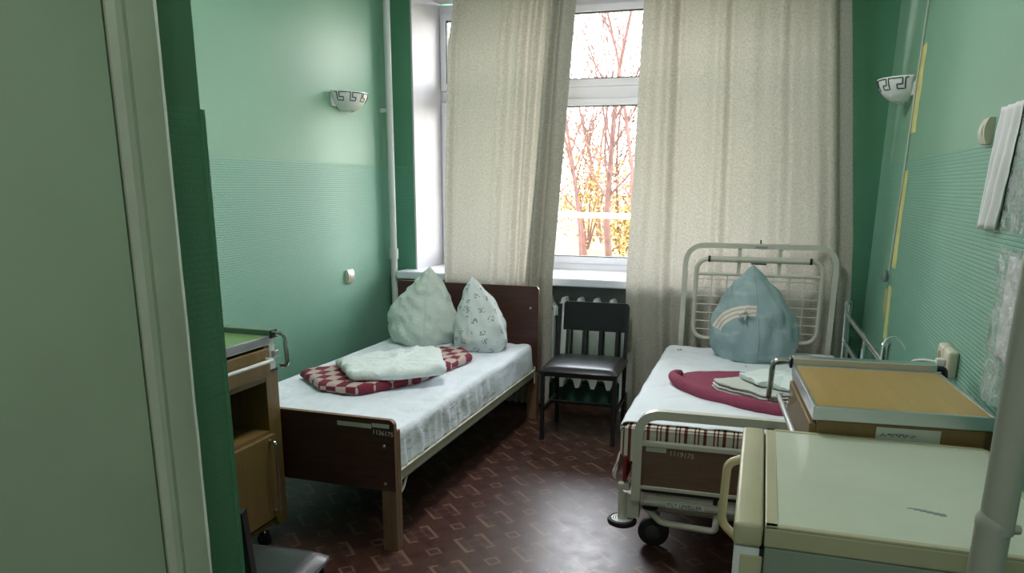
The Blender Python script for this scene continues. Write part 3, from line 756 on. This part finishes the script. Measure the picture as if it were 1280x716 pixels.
# ------------------------------------------------------------------ hospital bed
hbx = thing('hospital_bed', 'cream metal hospital bed on castors along the right wall', 'bed', (-.005, 2.76, 0), rad(1.6))
L2, h2 = 1.89, .405
# foot end
b = B(); b.tube(fillet([(-h2, 0, .27), (-h2, 0, .612), (h2, 0, .612), (h2, 0, .27)], .085, 7), .0235, 4); ff = b.obj('foot_frame', M_bcream, hbx, smooth=30)
B().box(-h2+.012, h2-.012, -.012, .012, .488, .506, .002).obj('top_bar', M_bcream, ff, smooth=0)
B().box(-h2+.012, h2-.012, -.012, .012, .318, .332, .002).obj('lower_bar', M_bcream, ff, smooth=0)
fbd = B().box(-h2+.012, h2-.012, -.006, .006, .332, .488).obj('foot_panel', M_brownboard, hbx, smooth=0)
B().box(-h2+.03, -h2+.105, -.0075, -.0062, .468, .486, .0004).obj('paper_label', M_tape, fbd, smooth=0)
text_obj('inventory_number', '1119175', .026, M_chalk, fbd, (-h2+.115, -.0075, .462), (rad(90), rad(4), 0))
B().box(-h2+.02, h2-.02, .03, .06, .235, .305, .003).obj('cross_beam', M_bcream, hbx, smooth=0)
B().box(-h2+.02, h2-.02, .0, .012, .302, .317).obj('shadow_gap', M_rub, hbx, smooth=0)
tl = B().tube([(-h2+.03, .015, .262), (h2-.03, .015, .256)], .0145, 10).obj('tilt_bar', M_bcream, hbx)
B().box(-h2+.115, -h2+.255, -.0012, .004, .252, .272, .0006).obj('name_plate', M_wplast, tl, smooth=0)
text_obj('lettering', 'TILT LEVELLER', .0200, M_ink, tl, (-h2+.118, -.0016, .2555), (rad(90), 0, 0))
for x in (-h2+.06, h2-.3): B().lathe([(0, -.01), (.018, -.006), (.02, .012)], x, .03, .285, 14, axis=1).obj('boss', M_bcream, hbx)
b = B(); b.box(-h2+.285, -h2+.30, .026, .031, .262, .295, .003); b.obj('slot', M_rub, hbx, smooth=0)
B().tube(fillet([(-h2+.02, .14, .185), (-h2+.10, .02, .178), (-h2+.30, .0, .178), (-h2+.30, .0, .215), (-h2+.30, .06, .225)], .022), .0125, 8).obj('pedal_bar', M_bcream, hbx)
B().tube([(-h2+.0, .20, .165), (h2, .20, .155)], .018, 10).obj('axle_tube', M_bcream, hbx)
# corner post with horizontal bumper wheel
cp = B().tube([(-h2-.055, .05, .155), (-h2-.055, .05, .275)], .018, 12).obj('bumper_post', M_bcream, hbx)
B().box(-h2-.06, -h2+.01, .045, .085, .17, .27, .003).obj('bumper_bracket', M_bcream, cp, smooth=0)
bw = B().lathe([(.02, -.006), (.046, -.010), (.056, -.004), (.058, .006), (.055, .014), (.046, .017), (.044, .012), (.02, .012)], -h2-.055, .05, .150, 28).obj('bumper_wheel', M_rub, hbx)
b = B()
for r0 in (.040, .031, .022): b.lathe([(r0-.003, .0125), (r0-.003, .0155), (r0+.002, .0155), (r0+.002, .0125)], -h2-.055, .05, .150, 28)
b.obj('hub_rings', M_wplast, bw)
B().box(-h2-.075, -h2-.03, .035, .075, .285, .315, .006).obj('clamp', M_bcream, hbx, smooth=0)
def castor(x, y):
    w = B().lathe([(.012, -.019), (.045, -.019), (.058, -.016), (.062, -.010), (.062, .010), (.058, .016), (.045, .019), (.012, .019)], x, y, .062, 28, axis=1).obj('castor', M_rub, hbx)
    B().lathe([(.0, -.021), (.030, -.0205), (.034, -.018)], x, y, .062, 20, axis=1).obj('hub', mat('grey_hub', (.05, .05, .055), .4), w)
    b = B(); b.box(x-.016, x+.016, y+.0205, y+.025, .05, .14, .002); b.box(x-.018, x+.022, y-.03, y+.026, .128, .142, .003); b.tube([(x, y, .14), (x, y, .20)], .014, 8); b.obj('fork', mat('fork_grey', (.30, .30, .29), .4), w, smooth=0)
castor(-h2+.055, .19); castor(h2-.055, .19); castor(-h2+.055, L2-.15); castor(h2-.055, L2-.15)
B().lathe([(.03, 0), (.034, .006), (.034, .018), (.026, .024), (0, .024)], -h2+.045, .10, .20, 18).obj('brake_knob', M_rub, hbx)
# frame
for sx_ in (-1, 1): B().box(sx_*h2-.018, sx_*h2+.018, .02, L2-.02, .335, .385, .004).obj('side_beam', M_bcream, hbx, smooth=0)
for yy in (.3, .8, 1.3, 1.75): B().box(-h2, h2, yy, yy+.04, .34, .37).obj('cross_bar', M_bcream, hbx, smooth=0)
for yy in (.21, L2-.15): B().tube([(-h2+.055, yy, .165), (h2-.055, yy, .165)], .016, 8).obj('chassis_tube', M_bcream, hbx)
for sx_ in (-1, 1):
    for yy in (.21, L2-.15): B().tube([(sx_*(h2-.1), yy, .165), (sx_*(h2-.1), yy+.02, .345)], .014, 8).obj('lift_arm', M_bcream, hbx)
# head end
def hp_(x, z): return (x, L2, z)
b = B(); b.tube(fillet([hp_(-h2-.005, .20), hp_(-h2-.005, 1.098), hp_(h2+.005, 1.098), hp_(h2+.005, .20)], .115, 8), .0205, 4); hf = b.obj('head_frame', M_bcream, hbx, smooth=30)
b = B(); b.tube(fillet([hp_(-.345, .555), hp_(-.345, 1.022), hp_(.345, 1.022), hp_(.345, .555)], .08, 7, closed=True), .0125, 8, closed=True); b.obj('inner_frame', M_bcream, hbx)
B().tube([hp_(-.335, .935), hp_(.335, .935)], .0095, 8).obj('cross_rail', M_bcream, hbx)
tb_ = B().tube([(-.27, L2-.014, 1.022), (.27, L2-.014, 1.022)], .0165, 12).obj('upper_rod', M_bcream, hbx)
for x in (-.275, .275): B().tube([(x-.007, L2-.014, 1.022), (x+.007, L2-.014, 1.022)], .018, 12).obj('end_cap', M_rub, tb_)
B().box(-.045, .04, L2-.020, L2-.008, .997, 1.004).obj('slot', M_rub, tb_, smooth=0)
for x in (-.11, .11): B().box(x-.010, x+.010, L2-.008, L2+.008, .935, 1.082).obj('strut', M_bcream, hbx, smooth=0)
B().box(-.028, .038, L2-.0165, L2-.0145, 1.088, 1.10).obj('maker_plate', mat('plate_grey', (.35, .36, .34), .5), hf, smooth=0)
B().tube([hp_(.0, 1.112), hp_(.0, 1.135)], .004, 6).obj('pin', M_rub, hf)
for k in range(9):
    x = -.34+.085*k
    if 0 < k < 8: B().tube([hp_(x, .562), hp_(x, .93)], .0034, 6).obj('grid_wire', M_bcream, hbx)
for k in range(7): B().tube([hp_(-.335, .61+.049*k), hp_(.335, .61+.049*k)], .0034, 6).obj('grid_wire', M_bcream, hbx)
# mattress and sheet
def mat_fn(inset, zb):
    def top(y): return .562-.048*(y/L2)
    return top
topz = lambda y: .556-.046*(y/L2)
b = B(); ny = 26; rows = []
for j in range(ny+1):
    y = .03+(L2-.09)*j/ny; zt = topz(y)-.004; row = []
    for (x, z) in ((-.455, .41), (-.475, .44), (-.478, zt-.035), (-.455, zt-.006), (-.42, zt), (.40, zt), (.43, zt-.006), (.445, zt-.035), (.445, .43), (.42, .40)): row.append(b.bm.verts.new((x, y, z)))
    rows.append(row)
for A, C in zip(rows, rows[1:]):
    for k in range(10): b.bm.faces.new((A[k], A[(k+1) % 10], C[(k+1) % 10], C[k]))
b.bm.faces.new(rows[0]); b.bm.faces.new(rows[-1][::-1])
mt2 = b.obj('mattress', M_tick, hbx)
B().tube([(-.47, .032, topz(0)-.016), (.43, .032, topz(0)-.016)], .006, 6).obj('piping', M_tick, mt2)
B().box(-.455, .43, .05, L2-.08, .386, .412, .01).obj('mattress_base', M_red, hbx, smooth=0)
fn2 = sheet_fn(-.482, .450, (.055, L2-.075), topz(0)+.003, topz(L2)+.003, .06, .045, 21, .004, .006)
B().grid(fn2, 90, 110).obj('bed_sheet', M_sheet2, hbx, smooth=180, solid=.003)
B().box(-.462, -.448, .02, .16, .325, .43, .005).obj('red_cover', M_red, hbx, smooth=0)
# chrome side rail, right side
xs = .440
b = B()
b.tube(fillet([(xs, .24, .60), (xs-.012, .24, .885), (xs+.012, .285, .885), (xs, .285, .60)], .02), .010, 10)
b.tube(fillet([(xs, 1.42, .50), (xs-.012, 1.42, .865), (xs+.012, 1.47, .865), (xs, 1.47, .50)], .02), .010, 10)
b.tube([(xs, .27, .80), (xs, 1.44, .80)], .011, 10); b.tube([(xs, .27, .665), (xs, 1.44, .665)], .011, 10)
b.tube([(xs, .8, .52), (xs, .8, .80)], .008, 8)
b.obj('side_rail', M_chrome, hbx)
B().tube([(xs, .24, .37), (xs, .24, .62)], .012, 8).obj('rail_post', M_chrome, hbx); B().tube([(xs, 1.45, .37), (xs, 1.45, .52)], .012, 8).obj('rail_post', M_chrome, hbx)

# things on the hospital bed
tp_ = upright_pillow('pillow', 'large teal pillow with pale swirls standing on the hospital bed', (-.055, 4.33, .524), rad(-12), .47, .38, .50, (-.03, .0), M_teal, 15, 1.75, .010, .26, seam=.80)
b = B()
for k in range(5):
    a = rad(35+62*k); b.tube([(-.005, -.176, .255), (-.005+.022*math.cos(a), -.19-.004*k, .255+.020*math.sin(a)), (-.005+.045*math.cos(a), -.178, .255+.038*math.sin(a))], [.008, .007, .003], 6)
b.obj('tie_knot', M_teal, tp_)
# crimson folded blanket: flat back flap and rolled front fold
cb_ = thing('crimson_blanket', 'folded crimson blanket lying across the hospital bed', 'blanket', (0, 0, 0))
slab(resample([(-.40, 3.60), (-.33, 3.74), (-.12, 3.82), (.10, 3.78), (.24, 3.60), (.26, 3.20), (.12, 3.10), (-.10, 3.22)], 64), .537, .022, 'blanket_layer', M_crim, cb_, 4, .004, .02)
pth = [(-.36, 3.63), (-.395, 3.56), (-.33, 3.43), (-.22, 3.30), (-.10, 3.20), (.0, 3.145), (.10, 3.12), (.20, 3.13)]
P2 = [Vector((x, y, .566+.004*math.sin(i*1.7))) for i, (x, y) in enumerate(pth)]
sm = []
for i in range(len(P2)-1):
    for k in range(5): sm.append(P2[i].lerp(P2[i+1], k/5))
sm.append(P2[-1])
for _ in range(3): sm = [sm[0]]+[(sm[i-1]+sm[i]*2+sm[i+1])/4 for i in range(1, len(sm)-1)]+[sm[-1]]
B().tube(sm, [.018+.010*min(1, i/10)+.002*math.sin(i*.9) for i in range(len(sm))], 14).obj('rolled_fold', M_crim, cb_, smooth=180)
tw = thing('folded_towel', 'folded pale grey towel on the crimson blanket', 'towel', (0, 0, 0))
for i, (dz, sc) in enumerate(((.563, 1.0), (.577, .985), (.591, .97))):
    out = [(-.20, 3.43), (-.175, 3.36), (.02, 3.205), (.22, 3.185), (.27, 3.32), (.20, 3.54), (-.03, 3.56)]
    cx, cy = .03, 3.36
    slab(resample([(cx+(x-cx)*sc, cy+(y-cy)*sc) for x, y in out], 90, 0), dz, .013, 'towel_layer', M_towel, tw, 30+i, .005, .012)
slab(resample([(-.09, 3.45), (.0, 3.31), (.22, 3.24), (.26, 3.42), (.18, 3.54), (-.02, 3.55)], 90, 0), .607, .030, 'crumpled_layer', M_linen, tw, 41, .014, .03)
# thin plastic cover hanging from the mattress corner
def bagf(u, v):
    return (-.462-.035*math.sin(v*1.5)-.028*math.sin(math.pi*u)*v+.006*noise.noise(Vector((u*6, v*5, 2))), 2.80+.15*u+.01*noise.noise(Vector((u*4, v*9, 8))), .515-.195*v-.012*math.sin(math.pi*u))
pb = B().grid(bagf, 20, 24).obj('plastic_cover', mat('pale_pink_film', (.62, .50, .47), .35, bstr=.5, bscale=40, bdist=.01), None, smooth=180, solid=.002)
tag(pb, 'pale pink plastic cover hanging from the mattress corner of the hospital bed', 'plastic cover')

# ------------------------------------------------------------------ small fridge
fg = thing('small_fridge', 'small pale green fridge with cream trim in the right foreground', 'fridge', (-.022, 1.616, 0), rad(.6))
fw_, fd, fh = .292, .525, .850    # half width along y, depth along x, height
b = B(); b.box(.052, fd, -fw_, fw_, .03, fh-.042, .004); b.obj('fridge_body', M_frside, fg, smooth=0)
for x in (.09, fd-.05):
    for y in (-fw_+.05, fw_-.05): B().lathe([(.018, 0), (.018, .025), (.014, .034)], x, y, 0, 12).obj('foot', M_rub, fg)
tp = B().box(.050, fd+.004, -fw_-.004, fw_+.004, fh-.042, fh-.004, .004).obj('top_frame', M_frame, fg, smooth=0)
b = B(); e_ = .022
b.box(.050, .050+e_, -fw_-.004, fw_+.004, fh-.006, fh, .002); b.box(fd+.004-e_*.5, fd+.004, -fw_-.004, fw_+.004, fh-.006, fh, .002)
b.box(.05, fd+.004, -fw_-.004, -fw_+.010, fh-.006, fh, .002); b.box(.05, fd+.004, fw_-.010, fw_+.004, fh-.006, fh, .002)
b.obj('rim', M_frame, tp, smooth=0)
B().box(.072, fd-.007, -fw_+.010, fw_-.010, fh-.005, fh-.002).obj('top_panel', M_frtop, tp, smooth=0)
b = B()
for k in range(6):
    a = .6*k; b.box(.30+.010*k, .312+.010*k, -.13-.004*k, -.126-.002*k+.002*math.sin(k), fh-.002, fh-.0015)
b.obj('scuff_mark', mat('scuff_grey', (.27, .29, .29), .6), tp, smooth=0)
dr_ = B().box(.0, .045, -fw_, fw_, .05, fh-.046, .006).obj('fridge_door', M_frdoor, fg)
B().box(-.003, .047, -fw_-.005, fw_+.005, fh-.046, fh-.0005, .008, 3).obj('door_top_trim', M_frame, dr_)
B().box(.012, .050, -fw_-.004, -fw_+.004, .05, fh-.062, .003).obj('door_edge_trim', M_frame, dr_)
B().box(.044, .053, -fw_+.004, fw_-.004, .06, fh-.05).obj('door_seal', M_rub, dr_, smooth=0)
b = B(); b.tube(fillet([(.002, fw_-.07, .79), (-.032, fw_-.07, .775), (-.037, fw_-.07, .62), (.002, fw_-.07, .585)], .022, 6), .0105, 10)
b.obj('handle', M_hand, dr_)

# drip stand whose pole crosses the right edge
iv = thing('drip_stand', 'grey-enamelled drip stand pole in front of the fridge at the right edge', 'drip stand', (.254, .90, 0))
B().tube([(0, 0, .06), (0, 0, 1.072)], .0176, 24).obj('lower_tube', M_pole, iv)
B().tube([(.003, 0, 1.06), (.003, 0, 1.95)], .0172, 24).obj('upper_tube', M_pole, iv)
B().tube([(.0, 0, 1.066), (.0, 0, 1.0725), (.001, 0, 1.0745)], [.0179, .0182, .0172], 24).obj('collar', M_pole, iv)
B().lathe([(0, .010), (.005, .008), (.006, 0)], .018, 0, 1.065, 10, axis=0).obj('screw', M_pole, iv)
for k in range(3):
    a = rad(90+120*k); B().tube([(0, 0, .09), (.06*math.cos(a), .06*math.sin(a), .085), (.24*math.cos(a), .24*math.sin(a), .012)], .011, 8).obj('leg', M_pole, iv)
for s_x in (-1, 1): B().tube(fillet([(.008, 0, 1.945), (.008+s_x*.10, 0, 1.945), (.008+s_x*.11, 0, 1.98)], .02), .004, 6).obj('hook', M_chrome, iv)

# ------------------------------------------------------------------ wall fittings
def sconce(label, x, y, z, sgn):
    # half bowl on a side wall; sgn = direction away from the wall along x
    t = thing('wall_sconce', label, 'wall lamp', (x, y, z), 0, None)
    R_, Dp, H_ = .150, .135, .105
    def pt(a, v, off=0):       # a in 0..pi around the half circle, v 0 top .. 1 bottom
        f = math.sqrt(max(0, 1-(.93*v)**1.7)); r = (R_+off)*f; d = (Dp+off)*f
        return (sgn*(d*math.sin(a)+.012), r*math.cos(a), -H_*v)
    b = B(); b.grid(lambda u, v: pt(math.pi*u, v), 32, 12)
    b.obj('bowl', M_ceram, t, smooth=180, solid=.004)
    B().box(min(0, sgn*.012), max(0, sgn*.012), -.145, .145, -.085, -.005, .004).obj('backplate', M_wplast, t, smooth=0)
    # meander (greek key) ornament as fine raised lines
    key = B(); n = 5; seq = [(0, .08), (.62, .08), (.62, .33), (.30, .33), (.30, .50), (.78, .50), (.78, .08), (1.0, .08)]
    for k in range(n):
        pts = []
        for (p, v), (p2, v2) in zip(seq, seq[1:]):
            for i in range(4):
                f = i/4; u = (k+p+(p2-p)*f)/n; pts.append(pt(math.pi*(.04+.92*u), v+(v2-v)*f, .0022))
        key.tube(pts, .0033, 4)
    key.obj('key_ornament', M_ink, t)
    return t
sconce('white half-bowl wall lamp with key pattern on the left wall', XL, 4.36, 1.957, 1)
sconce('white half-bowl wall lamp with key pattern on the right wall by the cable', XR, 4.19, 1.912, -1)
def switch(label, x, y, z, sgn, h=.082):
    t = thing('light_switch', label, 'switch', (x, y, z))
    b = B(); n = 8; pts = [(0, -h/2), (.012, -h/2)]
    for k in range(n+1): s = -1+2*k/n; pts.append((.014+.010*(1-s*s), s*h/2*.98))
    pts += [(.012, h/2), (0, h/2)]
    b.prism([(sgn*p[0], p[1]) for p in pts], 1, -.036, .036); b.obj('switch_box', M_plast, t, smooth=30)
    b = B(); b.prism([(sgn*(.018+.009*(1-(s*s))), s*h*.33) for s in [-1+2*i/6 for i in range(7)]]+[(sgn*.01, h*.33), (sgn*.01, -h*.33)], 1, -.018, .018); b.obj('rocker', M_wplast, t, smooth=30)
switch('small ivory light switch on the left wall above the wooden bed', XL, 4.335, .862, 1)
switch('ivory light switch high on the right wall beside the hanging paper', XR, 2.565, 1.577, -1, .070)
so = thing('wall_socket', 'double ivory wall socket with a plug above the ochre cabinet', 'socket', (XR, 2.60, .915))
for k in (0, 1):
    y = .042-.083*k
    b = B(); b.box(-.030, 0, y-.040, y+.040, -.042, .042, .010, 3); h_ = b.obj('socket_unit', M_plast, so)
    if k == 0: B().lathe([(0, -.0302), (.020, -.0305), (.022, -.031), (.022, -.029)], 0, y, 0, 20, axis=0).obj('recess', mat('socket_recess', (.35, .25, .12), .5), h_)
b = B(); b.box(-.055, -.030, -.058, -.028, -.013, .013, .006); b.obj('plug', M_wplast, so)
pc = thing('power_cord', 'white power cord dropping from the plug behind the ochre cabinet', 'cord', (0, 0, 0))
B().tube(fillet([(XR-.052, 2.557, .915), (XR-.085, 2.60, .912), (XR-.11, 2.66, .89), (XR-.10, 2.68, .70), (XR-.06, 2.66, .3), (XR-.03, 2.62, .02)], .06, 6), .0045, 8).obj('cord_run', M_wplast, pc)
cl_ = thing('call_cord', 'thin white cord looping over the chrome rail by the wall', 'cord', (0, 0, 0))
B().tube(fillet([(.40, 2.95, .70), (.41, 3.0, .90), (.46, 3.05, .905), (.49, 3.04, .86)], .05, 6), .003, 6).obj('cord_run', M_wplast, cl_)
# cable with putty strips on the right wall
cb2 = thing('wall_cable', 'thin cable running down the right wall past the lamp', 'cable', (0, 0, 0))
pth = [(3.957, 2.93), (3.955, 2.2), (3.985, 1.98), (4.015, 1.82), (4.022, 1.62), (4.07, 1.30), (4.12, 1.04)]
cp2 = []
for (a, b_), (c, d) in zip(pth, pth[1:]):
    for k in range(4): cp2.append((XR-.006, a+(c-a)*k/4+.004*math.sin(len(cp2)*1.3), b_+(d-b_)*k/4))
cp2.append((XR-.006, *pth[-1]))
B().tube(cp2, .0042, 6).obj('cable_run', mat('cable_white', (.55, .58, .52), .5), cb2)
B().lathe([(0, -.03), (.012, -.026), (.018, -.01), (.012, .014), (.005, .03)], XR-.020, 4.125, 1.01, 12).obj('cable_end', mat('cable_end_grey', (.16, .22, .20), .5), cb2)
def patch(pts, m, name='bare_patch'):
    b = B(); b.prism(pts, 0, XR-.0012, XR+.001); b.obj(name, m, wr_, smooth=0)
def strip(a, w0, w1, n=9, seed=1, m=M_bare):
    L_, R2 = [], []
    for i in range(n+1):
        t = i/n; y = a[0][0]+(a[1][0]-a[0][0])*t; z = a[0][1]+(a[1][1]-a[0][1])*t; w = (w0+(w1-w0)*t)*(1+.25*noise.noise(Vector((t*5, seed, 0))))
        L_.append((y+.004*noise.noise(Vector((t*9, seed, 3))), z)); R2.append((y-w, z))
    patch(L_+R2[::-1], m)
strip(((3.995, 2.02), (4.02, 1.66)), .11, .12, seed=1)
strip(((4.045, 1.50), (4.09, 1.06)), .09, .12, seed=2)
strip(((4.095, .97), (4.075, .72)), .09, .10, seed=3)
strip(((4.04, .70), (4.03, .66)), .10, .09, seed=4)
patch([(4.20, .93), (4.16, .95), (4.12, .92), (4.11, .85), (4.14, .80), (4.19, .84)], M_plaster)

# papers on the right wall
def sheetw(y_a, y_b, z_a, z_b, skew, name, label, cat, m, off, nf=3, amp=.008, seed=1):
    def fn(u, v):
        return (XR-off-amp*(1+math.sin(2*math.pi*nf*u+v*1.2+seed))*(.35+.65*v)-.002*noise.noise(Vector((u*6, v*8, seed))), y_a+(y_b-y_a)*u+skew*v, z_a+(z_b-z_a)*v)
    o = B().grid(fn, 40, 24).obj(name, m, None, smooth=180, solid=.0012); return tag(o, label, cat)
sheetw(2.425, 2.245, 1.628, 1.318, .055, 'hanging_paper', 'creased white paper strip hanging on the right wall', 'paper', M_paper, .006, 2.5, .010, 2)
pk = thing('file_pocket', 'clear punched file pocket pinned to the right wall behind the paper', 'file pocket', (0, 0, 0))
B().grid(lambda u, v: (XR-.004-.003*math.sin(u*6+v*2), 2.235-.20*u+.055*v, 1.63-.31*v), 12, 12).obj('film', M_film, pk, smooth=180)
b = B()
for k in range(7):
    z = 1.59-.043*k; y = 2.205+.055*(1.63-z)/.31
    b.box(XR-.0125, XR-.0115, y-.004, y+.004, z-.004, z+.004, .001)
b.obj('punched_holes', M_rub, pk, smooth=0)
def bagw(u, v):
    return (XR-.012-.030*math.sin(math.pi*u)*(.4+.6*v)-.018*abs(noise.noise(Vector((u*7, v*7, 4)))), 2.215-.045*v-.32*u, 1.285-.345*v+.015*noise.noise(Vector((u*5, 2, 1))))
o = B().grid(bagw, 36, 40).obj('plastic_bag', M_film, None, smooth=180)
tag(o, 'crumpled clear plastic bag hanging on the right wall at the edge', 'plastic bag')
sheetw(2.17, 1.95, 1.265, 1.02, -.03, 'bag_paper', 'white paper inside the clear plastic bag on the right wall', 'paper', M_paper, .003, 3, .004, 6)
